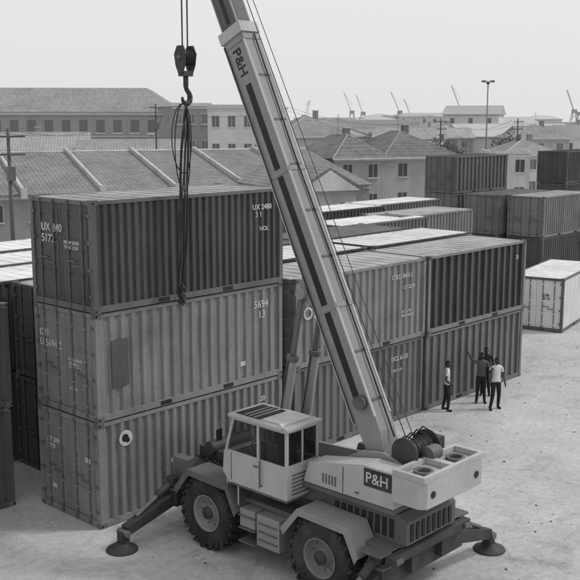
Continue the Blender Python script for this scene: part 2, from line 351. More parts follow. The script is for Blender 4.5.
# ---------------------------------------------------------------- mobile crane
CR=empty('mobile_crane',(2.43,-4.15,0))
mb=MB()
for sx in (-1,1):
    mb.box(sx*.5-.12,sx*.5+.12,-3.3,3.25,.75,1.25,'chas')
mb.box(-1.15,1.15,-3.2,3.1,1.25,1.36,'craned')
for y in (1.63,-1.66):
    mb.cyl((-1.1,y,.82),(1.1,y,.82),.14,'chas',n=16); mb.lathe([(0,-.3),(.3,-.2),(.34,0),(.3,.2),(0,.3)],(0,y,.82),(0,1,0),'chas',20)
    for sx in (-1,1): mb.box(sx*.72-.2,sx*.72+.2,y-.15,y+.15,.65,1.2,'chas')
for y in (2.95,-2.95):
    mb.box(-1.35,1.35,y-.2,y+.2,.62,1.12,'chas'); mb.box(-1.38,1.38,y-.22,y+.22,1.0,1.05,'craned')
mb.obj('chassis_frame',CR,bevel=.012)
mb=MB()
for y in (2.95,-2.95):
    for sx in (-1,1):
        mb.beam((sx*1.0,y,.88),(sx*2.66,y,.42),.26,.3,'chas',w1=.22,h1=.22)
        mb.cyl((sx*1.3,y+.0,1.18),(sx*2.35,y,.66),.05,'hard',n=10); mb.cyl((sx*1.25,y,1.2),(sx*1.75,y,.96),.085,'chas',n=10)
        mb.box(sx*1.3-.09,sx*1.3+.09,y-.12,y+.12,1.1,1.3,'chas')
        mb.cyl((sx*2.7,y-.17,.38),(sx*2.7,y+.17,.38),.08,'hard',n=10)
        mb.box(sx*2.72-.1,sx*2.72+.1,y-.1,y+.1,.14,.42,'chas')
        mb.lathe([(0,.17),(.14,.17),(.2,.1),(.34,.045),(.36,.0),(0,0)],(sx*2.76,y,.0),(0,0,1),'chas',20)
mb.obj('outriggers',CR,bevel=.01)
def wheel(x,y,sx,rot,name):
    mb=MB();r=.82;w=.56
    prof=[(.4,.5*w-.02),(.5,.5*w),(.62,.53*w),(.72,.5*w),(.775,.4*w),(.79,.15*w),(.79,-.15*w),(.775,-.4*w),(.72,-.5*w),(.62,-.53*w),(.5,-.5*w),(.4,-.5*w+.02)]
    mb.lathe(prof,(0,0,0),(1,0,0),'rubber',48)
    for s in (-1,1):
        mb.lathe([(.4,s*.26),(.42,s*.275),(.4,s*.285),(.37,s*.24),(.35,s*.12),(.22,s*.10),(.2,s*.16),(.14,s*.2),(.13,s*.27),(0,s*.27)],(0,0,0),(1,0,0),['rim','rim','rim','rim','rim','rim','rim','chas','chas'],32)
        for i in range(10):
            a=i*math.pi/5; c=(0,math.cos(a)*.285,math.sin(a)*.285); mb.cyl((s*.1,c[1],c[2]),(s*.135,c[1],c[2]),.018,'hard',n=6)
    n=22
    for i in range(n):
        for s in (-1,1):
            a=2*math.pi*(i+(.5 if s>0 else 0))/n
            T=Matrix.Rotation(a,4,'X')@Matrix.Translation((s*.14,0,.795))@Matrix.Rotation(s*R(28),4,'Z')
            mb.box(-.17,.17,-.042,.042,-.04,.03,'rubber',T)
            T=Matrix.Rotation(a+.09,4,'X')@Matrix.Translation((s*.272,0,.735))@Matrix.Rotation(s*R(20),4,'Y')
            mb.box(-.025,.02,-.04,.04,-.07,.05,'rubber',T)
    o=mb.obj(name,CR,bevel=0);o.location=(x,y,.82);o.rotation_euler=(rot,0,0)
for i,(sx,y) in enumerate(((-1,1.63),(1,1.63),(-1,-1.66),(1,-1.66))): wheel(sx*1.18,y,sx,i*.13,'wheel_%d'%(i+1))
mb=MB()
def fender(sx,yc,k):
    x0,x1=(sx*.86,sx*1.5)
    pr=[(-1.02,1.15),(-.72,1.68),(.55,1.72),(1.0,1.2)]
    pts=[(x0,yc+a,b) for a,b in pr]+[(x0,yc+a*.96,b-.05) for a,b in reversed(pr)]
    mb.prism(pts,(x1-x0,0,0),k)
    pts=[(x1,yc+a,b-.002) for a,b in pr]+[(x1,yc+a*.92,b-.14) for a,b in reversed(pr)]
    mb.prism(pts,(sx*.02,0,0),k)
for sx in (-1,1):
    fender(sx,1.63,'craned'); fender(sx,-1.66,'crane')
    a,b=(-1.42,-.9) if sx<0 else (.9,1.42)
    mb.box(a,b,-.55,.1,.55,1.24,'crane')
    mb.box(a,b,.16,.6,.85,1.24,'crane')
    xs=sorted((sx*1.46,sx*.95))
    for zz in (.5,.8,1.08): mb.box(xs[0],xs[1],.14,.62,zz,zz+.03,'craned')
    for zz in (.68,.86,1.04): mb.box(*((-1.435,-1.42) if sx<0 else (1.42,1.435)),-.5,.05,zz,zz+.04,'craned')
mb.box(-.85,.85,1.0,3.05,1.36,1.52,'craned'); mb.box(-1.15,-.9,2.62,3.1,1.37,1.72,'craned'); mb.box(.9,1.15,2.62,3.1,1.37,1.72,'craned')
mb.box(-.5,.5,2.0,2.9,1.52,1.86,'chas'); mb.cyl((-.6,2.45,1.9),(.6,2.45,1.9),.16,'chas',n=16)
for i in range(5): mb.tube([(-.8+.05*i,1.1+.3*i,1.55),(-.75,1.5+.3*i,1.72),(-.5,1.9+.2*i,1.6)],.02,'black')
for sx in (-1,1): mb.cyl((sx*1.03,3.1,1.58),(sx*1.03,3.18,1.58),.09,'trim',n=14)
mb.prism([(-.82,-3.3,1.36),(-.82,-3.3,1.82),(-.82,-3.1,1.95),(-.82,-1.35,1.95),(-.82,-1.2,1.36)],(1.64,0,0),'craned')
for i in range(9): mb.box(-.845,-.82,-3.0+i*.17,-2.9+i*.17,1.45,1.82,'black')
for i in range(8): mb.box(-.7+i*.18,-.6+i*.18,-3.325,-3.3,1.42,1.76,'black')
mb.cyl((.6,-2.7,1.9),(.6,-2.7,2.25),.05,'chas'); mb.box(-1.3,1.3,-3.36,-3.16,1.14,1.3,'chas')
for sx in (-1,1): mb.box(sx*1.15-.1,sx*1.15+.1,-3.42,-3.36,1.16,1.26,'hard')
mb.box(-1.48,-.84,-3.2,-2.7,1.3,1.345,'craned'); mb.box(.84,1.48,-3.2,-2.7,1.3,1.345,'craned')
mb.tube([(-1.44,.62,1.3),(-1.44,.62,2.1),(-1.44,.95,2.1),(-1.44,.95,1.7)],.018,'cranel')
for i in range(4): mb.tube([(-.9,-2.0+.1*i,1.3),(-1.0,-2.4+.1*i,1.16),(-.95,-2.9,1.2+.03*i)],.018,'black')
mb.obj('carrier_body',CR,bevel=.012)
mb=MB()
mb.cyl((0,-.6,1.36),(0,-.6,1.62),.78,'chas',n=36); mb.box(-1.0,1.0,-3.1,.9,1.98,2.08,'craned') ; mb.box(-.8,.8,-1.6,.6,1.62,1.98,'craned')
for sx in (-1,1):
    x=sx*.42
    pts=[(x-.03,.75,2.08),(x-.03,.55,2.35),(x-.03,-1.2,2.45),(x-.03,-1.9,2.85),(x-.03,-2.45,2.92),(x-.03,-3.1,2.7),(x-.03,-3.1,2.08)]
    mb.prism(pts,(.06,0,0),'crane')
mb.cyl((-.5,-2.2,2.6),(.5,-2.2,2.6),.1,'hard',n=16)
mb.prism([(-1.02,-3.12,2.1),(-1.02,-3.12,2.82),(-1.02,-2.4,2.82),(-1.02,-1.0,2.55),(-1.02,-.85,2.1)],(.5,0,0),'cranel')
mb.box(-1.03,-1.0,-1.9,-1.885,2.12,2.66,'black');mb.box(-1.035,-1.0,-2.3,-2.2,2.2,2.24,'hard')
for i in range(5): mb.box(-1.03,-1.0,-1.72+i*.08,-1.68+i*.08,2.2,2.4,'craned')
mb.box(-1.035,-1.02,-3.08,-2.42,2.42,2.78,'letterd')
mb.prism([(.55,-3.12,2.1),(.55,-3.12,2.7),(.55,-1.0,2.55),(.55,-.85,2.1)],(.45,0,0),'craned')
mb.cyl((-.36,-2.9,3.0),(.36,-2.9,3.0),.2,'steel',n=24)
for x in (-.4,.36): mb.cyl((x,-2.9,3.0),(x+.04,-2.9,3.0),.31,'chas',n=28)
for i in range(15): mb.lathe([(.19,-.012),(.215,0),(.19,.012)],(-.33+i*.047,-2.9,3.0),(1,0,0),'steel',20)
mb.box(.42,.75,-3.05,-2.5,2.75,3.12,'chas')
for i in range(4): mb.tube([(-.3+.2*i,-2.5,2.75),(-.28+.2*i,-2.62,3.12),(-.25+.2*i,-2.8,3.3+.02*i),(-.22+.2*i,-3.0,3.26),(-.2+.18*i,-3.18,3.05),(-.2+.18*i,-3.2,2.8)],.016,'black')
mb.lathe([(.0,.16),(.13,.16),(.16,.08),(.16,-.2),(0,-.2)],(.1,-3.22,2.98),(1,0,0),'craned',18)
mb.obj('superstructure',CR,bevel=.012)
mb=MB()
x0,x1,y0,y1,z0,z1=-1.08,.95,-3.86,-3.13,2.3,2.93
mb.prism([(x0+.1,y0,z0),(x1-.1,y0,z0),(x1,y0+.12,z0),(x1,y1,z0),(x0,y1,z0),(x0,y0+.12,z0)],(0,0,z1-z0-.12),'cranel')
for a,b,c,d in ((x0,x1,y0,y0+.09),(x0,x1,y1-.09,y1),(x0,x0+.1,y0+.09,y1-.09),(x1-.1,x1,y0+.09,y1-.09),(-.14,.02,y0+.09,y1-.09)):
    mb.box(a,b,c,d,z1-.118,z1,'cranel')
for x in (-.6,.45):
    mb.lathe([(.19,0),(.19,.07),(.13,.07),(.13,0)],(x,-3.5,z1-.12),(0,0,1),'craned',20)
    mb.cyl((x,-3.5,z1-.118),(x,-3.5,z1-.1),.12,'black',n=16)
for x in (-.8,.65): mb.cyl((x,y0-.02,2.55),(x,y0+.02,2.55),.07,'black',n=14)
mb.obj('counterweight',CR,bevel=.02)
text(CR,'P&H',(-1.037,-2.46,2.5),.3,(R(90),0,R(-90)),'letter')
mb=MB()
X0,X1,Y0,Y1,Z0,ZB,ZT=-1.46,-.5,-.8,.85,1.72,2.42,3.22
mb.box(X0,X1,Y0,Y1,Z0,Z0+.05,'craned')
mb.box(X0,X0+.04,Y0,Y1,Z0+.05,ZB,'cranel'); mb.box(X1-.04,X1,Y0,Y1,Z0+.05,ZB,'cranel')
mb.box(X0+.04,X1-.04,Y0,Y0+.04,Z0+.05,ZB,'cranel')
mb.prism([(X0,Y1,Z0),(X0,Y1+.22,ZB-.45),(X0,Y1+.18,ZB),(X0,Y1,ZB)],(X1-X0,0,0),'cranel')
pw=.06
for x,y in ((X0,Y0),(X1-pw,Y0)): mb.box(x,x+pw,y,y+pw,ZB,ZT,'cranel')
for x in (X0,X1-pw):
    mb.beam((x+pw/2,Y1+.13,ZB),(x+pw/2,Y1-.12,ZT),pw,pw,'cranel',up=(1,0,0))
    mb.box(x,x+pw,-.02,.05,ZB,ZT,'cranel')
    mb.box(x+.005,x+pw-.005,Y0+pw,Y1+.1,ZB,ZB+.05,'cranel'); mb.box(x+.005,x+pw-.005,Y0+pw,Y1-.12,ZT-.06,ZT,'cranel')
mb.box(X0+pw,X1-pw,Y0+.005,Y0+.055,ZB,ZB+.06,'cranel');mb.box(X0+pw,X1-pw,Y0+.005,Y0+.055,ZT-.06,ZT,'cranel')
mb.box((X0+X1)/2-.02,(X0+X1)/2+.02,Y0+.005,Y0+.055,ZB+.06,ZT-.06,'cranel')
mb.box(X0-.05,X1+.05,Y0-.06,Y1,ZT,ZT+.06,'cranel')
mb.box(X0+.08,X1-.08,Y0+.15,Y0+.75,ZT+.06,ZT+.1,'trim')
mb.box(X0+.08,X1-.08,Y0+.85,Y1-.12,ZT+.06,ZT+.075,'black')
for yy in (Y0+.98,Y0+1.12,Y0+1.26): mb.box(X0+.08,X1-.08,yy,yy+.02,ZT+.075,ZT+.09,'cranel')
mb.box(X0-.006,X0,-.03,-.015,Z0+.1,ZB,'black');mb.box(X0-.006,X0,.8,.815,Z0+.1,ZB,'black');mb.box(X0-.03,X0,.02,.14,2.28,2.31,'hard')
mb.tube([(X0-.05,-.1,1.9),(X0-.05,-.1,2.9)],.014,'hard');mb.box(X0-.05,X0,-.11,-.09,1.9,1.93,'hard');mb.box(X0-.05,X0,-.11,-.09,2.87,2.9,'hard')
for i in range(6): mb.box(X0+.15,X1-.15,Y0-.012,Y0,1.85+i*.08,1.88+i*.08,'craned')
mb.cyl((X0-.1,Y0+.1,ZT+.1),(X0-.02,Y0+.1,ZT+.1),.06,'trim',n=12)
mb.tube([(X0-.02,Y1-.05,ZT-.1),(X0-.25,Y1+.05,ZT-.1),(X0-.25,Y1+.05,ZT-.25)],.012,'hard');mb.box(X0-.33,X0-.17,Y1+.04,Y1+.06,ZT-.5,ZT-.25,'black')
mb.obj('cab',CR,bevel=.01)
mb=MB()
mb.box(X0+.02,X0+.028,Y0+pw,-.02,ZB+.05,ZT-.06,'glass');mb.poly([(X0+.024,.05,ZB+.05),(X0+.024,Y1+.08,ZB+.05),(X0+.024,Y1-.13,ZT-.06),(X0+.024,.05,ZT-.06)],'glass')
mb.box(X1-.028,X1-.02,Y0+pw,Y1-.1,ZB+.05,ZT-.06,'glass')
mb.box(X0+pw,(X0+X1)/2-.02,Y0+.026,Y0+.034,ZB+.06,ZT-.06,'glass');mb.box((X0+X1)/2+.02,X1-pw,Y0+.026,Y0+.034,ZB+.06,ZT-.06,'glass')
mb.poly([(X0+pw,Y1+.13,ZB),(X1-pw,Y1+.13,ZB),(X1-pw,Y1-.12,ZT),(X0+pw,Y1-.12,ZT)],'glass')
mb.obj('cab_glazing',CR)
mb=MB();xc=(X0+X1)/2
mb.box(xc-.24,xc+.24,-.35,.15,2.1,2.22,'seat');mb.box(xc-.23,xc+.23,-.42,-.32,2.2,2.85,'seat');mb.box(xc-.15,xc+.15,-.25,.05,1.78,2.1,'chas')
mb.lathe([(.17,-.012),(.185,0),(.17,.012),(.16,0),(.17,-.012)],(xc,.45,2.5),(0,-.5,.85),'black',20);mb.cyl((xc,.65,2.0),(xc,.45,2.5),.025,'black')
for i in range(4): mb.cyl((xc+.3,.1+i*.07,2.15),(xc+.3,.12+i*.07,2.5),.01,'hard',n=6)
mb.obj('cab_interior',CR,bevel=.01)
# boom
ang=R(64.1);foot=Vector((-.03,-2.2,2.6));d=Vector((0,math.cos(ang),math.sin(ang)));up=Vector((0,-math.sin(ang),math.cos(ang)))
BT=Matrix(((1,0,0,foot.x),(0,d.y,up.y,foot.y),(0,d.z,up.z,foot.z),(0,0,0,1)))
mb=MB();w=.24
mb.prism([BT@Vector(p) for p in ((-w,-.18,-.12),(-w,-.18,.14),(-w,.6,.3),(-w,9.45,.31),(-w,9.45,-.31),(-w,1.5,-.31),(-w,.3,-.2))],(2*w,0,0),'crane')
for yy in (9.2,6.2,3.2): mb.box(-w-.015,w+.015,yy,yy+.1,-.325,.325,'crane',BT)
mb.box(-w-.035,w+.035,9.36,9.6,-.35,.35,'cranel',BT)
for s in (-1,1):
    a,b=sorted((s*w,s*(w+.004)))
    for y0_,y1_ in ((1.3,3.18),(3.34,6.18),(6.34,8.3)): mb.box(a,b,y0_,y1_,-.085,.085,'black',BT)
    a,b=sorted((s*(w-.03),s*(w+.025)))
    mb.box(a,b,.9,9.2,-.315,-.285,'cranel',BT);mb.box(a,b,.9,9.2,.285,.315,'cranel',BT)
for i in range(8):
    mb.box(-.17,.17,1.2+i*1.02,1.25+i*1.02,.31,.317,'craned',BT)
mb.tube([BT@Vector(p) for p in ((.05,.4,.36),(.08,4,.34),(.03,6.6,.345),(.06,9.3,.36))],.02,'black')
mb.tube([BT@Vector(p) for p in ((-w-.04,.9,-.25),(-w-.04,4,-.27),(-w-.04,6.6,-.24),(-w-.03,9.3,-.28))],.014,'black')
mb.lathe([(.0,-.03),(.13,-.03),(.15,-.05),(.15,.05),(.13,.03),(0,.03)],BT@Vector((-w-.07,1.25,.1)),(1,0,0),'craned',20)
mb.box(-.2,.2,9.3,12.9,-.25,.25,'craned',BT)
for s in (-1,1):
    a,b=sorted((s*.2,s*.204));mb.box(a,b,9.7,12.6,-.06,.06,'black',BT)
    a,b=sorted((s*.17,s*.215));mb.box(a,b,9.62,12.7,.22,.255,'crane',BT);mb.box(a,b,9.62,12.7,-.255,-.22,'crane',BT)
mb.box(-.24,.24,12.7,12.95,-.29,.29,'crane',BT)
for x in (-.24,.2): mb.prism([BT@Vector(p) for p in ((x,12.9,-.3),(x,12.9,.36),(x,13.4,.42),(x,13.7,.0),(x,13.55,-.38),(x,13.2,-.5))],(.04,0,0),'crane')
for x in (-.12,-.04,.04,.12):
    mb.lathe([(0,-.02),(.2,-.02),(.22,-.03),(.19,0),(.22,.03),(.2,.02),(0,.02)],BT@Vector((x,13.35,-.28)),(1,0,0),'chas',20)
    mb.lathe([(0,-.02),(.15,-.02),(.17,-.03),(.14,0),(.17,.03),(.15,.02),(0,.02)],BT@Vector((x,13.3,.38)),(1,0,0),'chas',20)
mb.obj('telescopic_boom',CR,bevel=.01)
tx=-d;tz=Vector((-1,0,0));ty=tz.cross(tx)
pos2=BT@Vector((-w-.006,9.12,-.12))
T5=Matrix(((tx.x,ty.x,tz.x,pos2.x),(tx.y,ty.y,tz.y,pos2.y),(tx.z,ty.z,tz.z,pos2.z),(0,0,0,1)))
text(CR,'P&H',None,.34,None,'letterd',mat4=T5)
mb=MB()
for x in (-.34,.34):
    top=BT@Vector((x,3.75,-.4));bot=Vector((x*1.1,.45,2.15))
    mid=bot.lerp(top,.62)
    mb.cyl(bot,mid,.11,'crane',n=18);mb.cyl(mid,top,.065,'hard',n=16);mb.cyl(bot.lerp(top,.6),bot.lerp(top,.63),.13,'craned',n=18)
    mb.cyl(top-Vector((.08,0,0)),top+Vector((.08,0,0)),.12,'crane',n=16);mb.cyl(bot-Vector((.1,0,0)),bot+Vector((.1,0,0)),.15,'crane',n=16)
    mb.tube([bot+Vector((-.14,.05,.2)),bot.lerp(top,.3)+Vector((-.15,0,0)),bot.lerp(top,.6)+Vector((-.13,0,0))],.016,'black')
    xx=x-.09*(1 if x>0 else -1)-.02
    mb.prism([BT@Vector(p) for p in ((xx,3.4,-.28),(xx,4.1,-.28),(xx,3.82,-.54),(xx,3.65,-.54))],(.03,0,0),'crane')
mb.obj('lift_cylinders',CR,bevel=.008)
tip=BT@Vector((0,13.35,-.28));hy=3.72
mb=MB()
mb.tube([Vector((-.1,-2.75,3.15)),BT@Vector((-.05,4.5,.6)),BT@Vector((-.05,13.3,.55))],.011,'steel')
mb.tube([Vector((.12,-2.75,3.15)),BT@Vector((.08,13.3,.56))],.009,'steel')
for i,x in enumerate((-.12,-.05,.05,.12)):
    mb.cyl((x,hy+(.03 if i%2 else -.03),tip.z),(x*.9,hy+(.04 if i%2 else -.02),10.75),.014,'steel',n=6)
mb.obj('hoist_ropes',CR)
mb=MB()
for x in (-.17,.13): mb.prism([(x,hy-.16,10.55),(x,hy-.2,10.8),(x,hy-.1,10.98),(x,hy+.1,10.98),(x,hy+.2,10.8),(x,hy+.16,10.55),(x,hy+.07,10.36),(x,hy-.07,10.36)],(.04,0,0),'chas')
for x in (-.075,0,.075): mb.lathe([(0,-.02),(.17,-.02),(.19,-.03),(.16,0),(.19,.03),(.17,.02),(0,.02)],(x,hy,10.72),(1,0,0),'steel',22)
mb.cyl((-.22,hy,10.72),(.22,hy,10.72),.05,'hard');mb.box(-.14,.14,hy-.1,hy+.1,10.3,10.42,'chas')
mb.cyl((0,hy,10.08),(0,hy,10.3),.06,'chas',n=12)
hk=[(0,10.12),(0,10.04),(.05,9.97),(.11,9.9),(.12,9.8),(.09,9.72),(.0,9.68),(-.09,9.73),(-.12,9.84)]
rr=[.055,.055,.055,.06,.065,.065,.06,.045,.025]
for (a,b),(c,e_),r0,r1 in zip(hk[:-1],hk[1:],rr[:-1],rr[1:]): mb.cyl((a,hy,b),(c,hy,e_),r0,'chas',r1=r1,n=12)
mb.obj('hook_block',CR,bevel=.008)
mb=MB()
for i in range(8):
    a=i*.785;pts=[Vector((0,hy,9.72))]
    ln=4.35+.12*math.sin(i*2.3)
    for t in range(1,13):
        u=t/12;sp=.12*math.sin(math.pi*min(1,u*1.05))+.05*u
        pts.append(Vector((math.cos(a)*sp*.9+.03*math.sin(9*u+i)-.26*u,hy+math.sin(a)*sp*.6,9.72-ln*u)))
    mb.tube(pts,.015,'steel')
    mb.lathe([(.06,-.02),(.09,0),(.06,.02),(.045,0),(.06,-.02)],pts[-1],(math.sin(i),math.cos(i),.3),'chas',12)
    b=pts[-1];mb.tube([b,b+Vector((.03,0,-.1)),b+Vector((.07,0,-.15)),b+Vector((.02,0,-.22)),b+Vector((-.03,0,-.17))],.025,'chas')
for wd,ln in ((.26,1.6),(.18,2.0)):
    pts=[]
    for t in range(21):
        u=t/20*2*math.pi; pts.append(Vector((-.08-wd*math.sin(u)*(.5 if math.sin(u)<0 else 1.1),hy+.1*math.sin(u),9.7-ln/2*(1-math.cos(u)))))
    mb.tube(pts,.014,'steel')
mb.obj('wire_slings',CR)

# ---------------------------------------------------------------- people
def person(name,loc,rz,h,arms,legs,shirt,pants,lean=0,head_turn=0,bare_arm=True):
    k=h/1.72
    J={};E=[]
    def j(n,p,r): J[n]=(Vector(p)*k,(r[0]*k,r[1]*k) if isinstance(r,tuple) else (r*k,r*k))
    def e_(a,b,kind): E.append((a,b,kind))
    le=lean
    j('pel',(0,0,.93),(.15,.11));j('waist',(0,le*.3,1.07),(.135,.095));j('chest',(0,le*.8,1.28),(.165,.11));j('neck0',(0,le,1.42),(.075,.07));j('neck',(0,le+.01,1.49),.052)
    e_('pel','waist','shirt');e_('waist','chest','shirt');e_('chest','neck0','shirt');e_('neck0','neck','skin')
    for s,nm in ((1,'r'),(-1,'l')):
        el,wr=arms[0 if s==1 else 1]
        j('sh'+nm,(s*.18,le,1.385),.062);j('el'+nm,el,.042);j('wr'+nm,wr,.028)
        w=Vector(wr);dd=(w-Vector(el)).normalized();j('ha'+nm,w+dd*.07,(.036,.03))
        e_('neck0','sh'+nm,'shirt');e_('sh'+nm,'el'+nm,'sleeve');e_('el'+nm,'wr'+nm,'skin');e_('wr'+nm,'ha'+nm,'skin')
        kn,an=legs[0 if s==1 else 1]
        j('hip'+nm,(s*.09,0,.88),.095);j('kn'+nm,kn,.068);j('an'+nm,an,.048)
        a=Vector(an);j('toe'+nm,(a.x+s*.03,a.y+.15,.035),(.045,.032));j('heel'+nm,(a.x,a.y-.02,.04),.042)
        e_('pel','hip'+nm,'pants');e_('hip'+nm,'kn'+nm,'pants');e_('kn'+nm,'an'+nm,'pants');e_('an'+nm,'heel'+nm,'shoe');e_('heel'+nm,'toe'+nm,'shoe')
    names=list(J);me=bpy.data.meshes.new(name+'_skel');me.from_pydata([J[n][0] for n in names],[(names.index(a),names.index(b)) for a,b,_ in E],[])
    o=bpy.data.objects.new(name+'_skel',me);col.objects.link(o)
    o.modifiers.new('s','SKIN')
    for i,n in enumerate(names):
        sv=me.skin_vertices[0].data[i];sv.radius=J[n][1];sv.use_root=(n=='pel')
    ss=o.modifiers.new('ss','SUBSURF');ss.levels=2;ss.render_levels=2
    dg=bpy.context.evaluated_depsgraph_get();ev=o.evaluated_get(dg);m2=bpy.data.meshes.new_from_object(ev)
    mats=['skin',shirt,pants,'cloth_d','hair'];mb=MB()
    for m_ in mats: mb.mi(m_)
    kindm={'skin':'skin','shirt':shirt,'pants':pants,'shoe':'cloth_d'}
    mb.v=[tuple(v.co) for v in m2.vertices]
    for p in m2.polygons:
        c=p.center;best=1e9;bk='shirt'
        for a,b2,kd in E:
            A=J[a][0];B=J[b2][0];AB=B-A;t=max(0,min(1,(c-A).dot(AB)/AB.length_squared));dist=(c-(A+AB*t)).length-J[a][1][0]*.5
            if dist<best:
                best=dist;bk=kd
                if kd=='sleeve': bk='shirt' if t<.55 or not bare_arm else 'skin'
        if bk in('shirt','pants') and abs(c.x)<.2*k and .8*k<c.z<1.2*k: bk='shirt' if c.z>.93*k else 'pants'
        mb.f.append(tuple(p.vertices));mb.m.append(mb.mi(kindm[bk]));mb.sm.append(True)
    bpy.data.objects.remove(o)
    hc=J['neck'][0]+Vector((0,.015,.12))*k
    T=Matrix.Translation(hc)@Matrix.Rotation(head_turn,4,'Z')
    n1,n2=16,12;b=len(mb.v)
    for i in range(n2+1):
        ph=math.pi*i/n2
        for q in range(n1):
            th=2*math.pi*q/n1;x=math.sin(ph)*math.cos(th);y=math.sin(ph)*math.sin(th);z=math.cos(ph)
            rx=.077*(1-.18*max(0,-z));ry=.098*(1-.1*max(0,-z))
            px,py,pz=x*rx,y*ry,z*.12
            if y>.85 and abs(z)<.35: py+=.012*(1-abs(z)/.35)
            mb.v.append(tuple(T@(Vector((px,py,pz))*k)))
    for i in range(n2):
        for q in range(n1):
            r=(q+1)%n1;mb.f.append((b+i*n1+q,b+(i+1)*n1+q,b+(i+1)*n1+r,b+i*n1+r))
            th=2*math.pi*(q+.5)/n1;hair=(i<4) or (math.sin(th)<.1 and i<8);mb.m.append(mb.mi('hair' if hair else 'skin'));mb.sm.append(True)
    def hp(x,y,z): return T@(Vector((x,y,z))*k)
    mb.cyl(hp(0,.095,.015),hp(0,.118,-.025),.009*k,'skin',r1=.016*k,n=8)
    for s in (-1,1):
        mb.cyl(hp(s*.03,.086,.012),hp(s*.03,.094,.012),.012*k,'cloth_w',n=8);mb.cyl(hp(s*.03,.09,.012),hp(s*.03,.0965,.012),.006*k,'hair',n=8)
        mb.box(-.006,.006,-.018,.018,-.03,.03,'skin',T@Matrix.Translation(Vector((s*.08,0,0))*k))
        mb.box(-.018,.018,.08,.095,.028,.034,'hair',T@Matrix.Translation(Vector((s*.03,0,0))*k))
    mb.box(-.025*k,.025*k,.086*k,.1*k,-.06*k,-.05*k,'cloth_d',T)
    for nm,s in (('r',1),('l',-1)):
        w=J['wr'+nm][0];hh=J['ha'+nm][0];dd=(hh-w).normalized();sd=dd.cross(Vector((s,0.2,0))).normalized()
        nn=dd.cross(sd)
        for q,(off,ln) in enumerate(((-.027,.062),(-.009,.075),(.009,.072),(.027,.056))):
            p0=hh+sd*off*k;p1=p0+(dd*ln*.55+nn*.008)*k+sd*off*.2*k;p2=p1+(dd*ln*.45+nn*.022)*k
            mb.cyl(p0,p1,.009*k,'skin',n=6);mb.cyl(p1,p2,.0085*k,'skin',r1=.006*k,n=6)
        p0=w+dd*.03*k-sd*.03*k;p1=p0+(dd*.035-sd*.028)*k;mb.cyl(p0,p1,.011*k,'skin',n=6);mb.cyl(p1,p1+(dd*.03-sd*.005)*k,.01*k,'skin',r1=.007*k,n=6)
    return mb.obj(name,loc=(loc[0],loc[1],0),rz=rz)
st=(((.11,.03,.48),(.13,-.02,.085)),((-.1,.02,.48),(-.13,.0,.085)))
person('standing_man',(13.35,-.45),R(225),1.66,(((.27,-.1,1.13),(.17,.08,.98)),((-.25,.02,1.1),(-.24,.18,.9))),(((.12,.06,.48),(.16,.02,.085)),((-.09,.0,.48),(-.1,-.1,.085))),'cloth_w','cloth_d',head_turn=R(-25))
person('signalling_man',(14.85,-.8),R(133),1.74,(((.37,.1,1.52),(.5,.16,1.77)),((-.25,.05,1.12),(-.22,.2,.93))),st,'cloth_g','cloth_d',lean=.02,head_turn=R(10))
person('standing_man',(14.55,-1.55),R(150),1.74,(((.3,.12,1.25),(.36,.34,1.42)),((-.26,-.02,1.12),(-.27,.1,.88))),(((.13,.04,.48),(.19,.02,.085)),((-.1,.03,.48),(-.14,-.08,.085))),'cloth_w','cloth_d',head_turn=R(20))
person('standing_man',(15.75,-.42),R(120),1.7,(((.25,-.04,1.12),(.2,.12,.95)),((-.26,-.02,1.12),(-.27,.1,.88))),st,'cloth_d','cloth_d',head_turn=R(20))

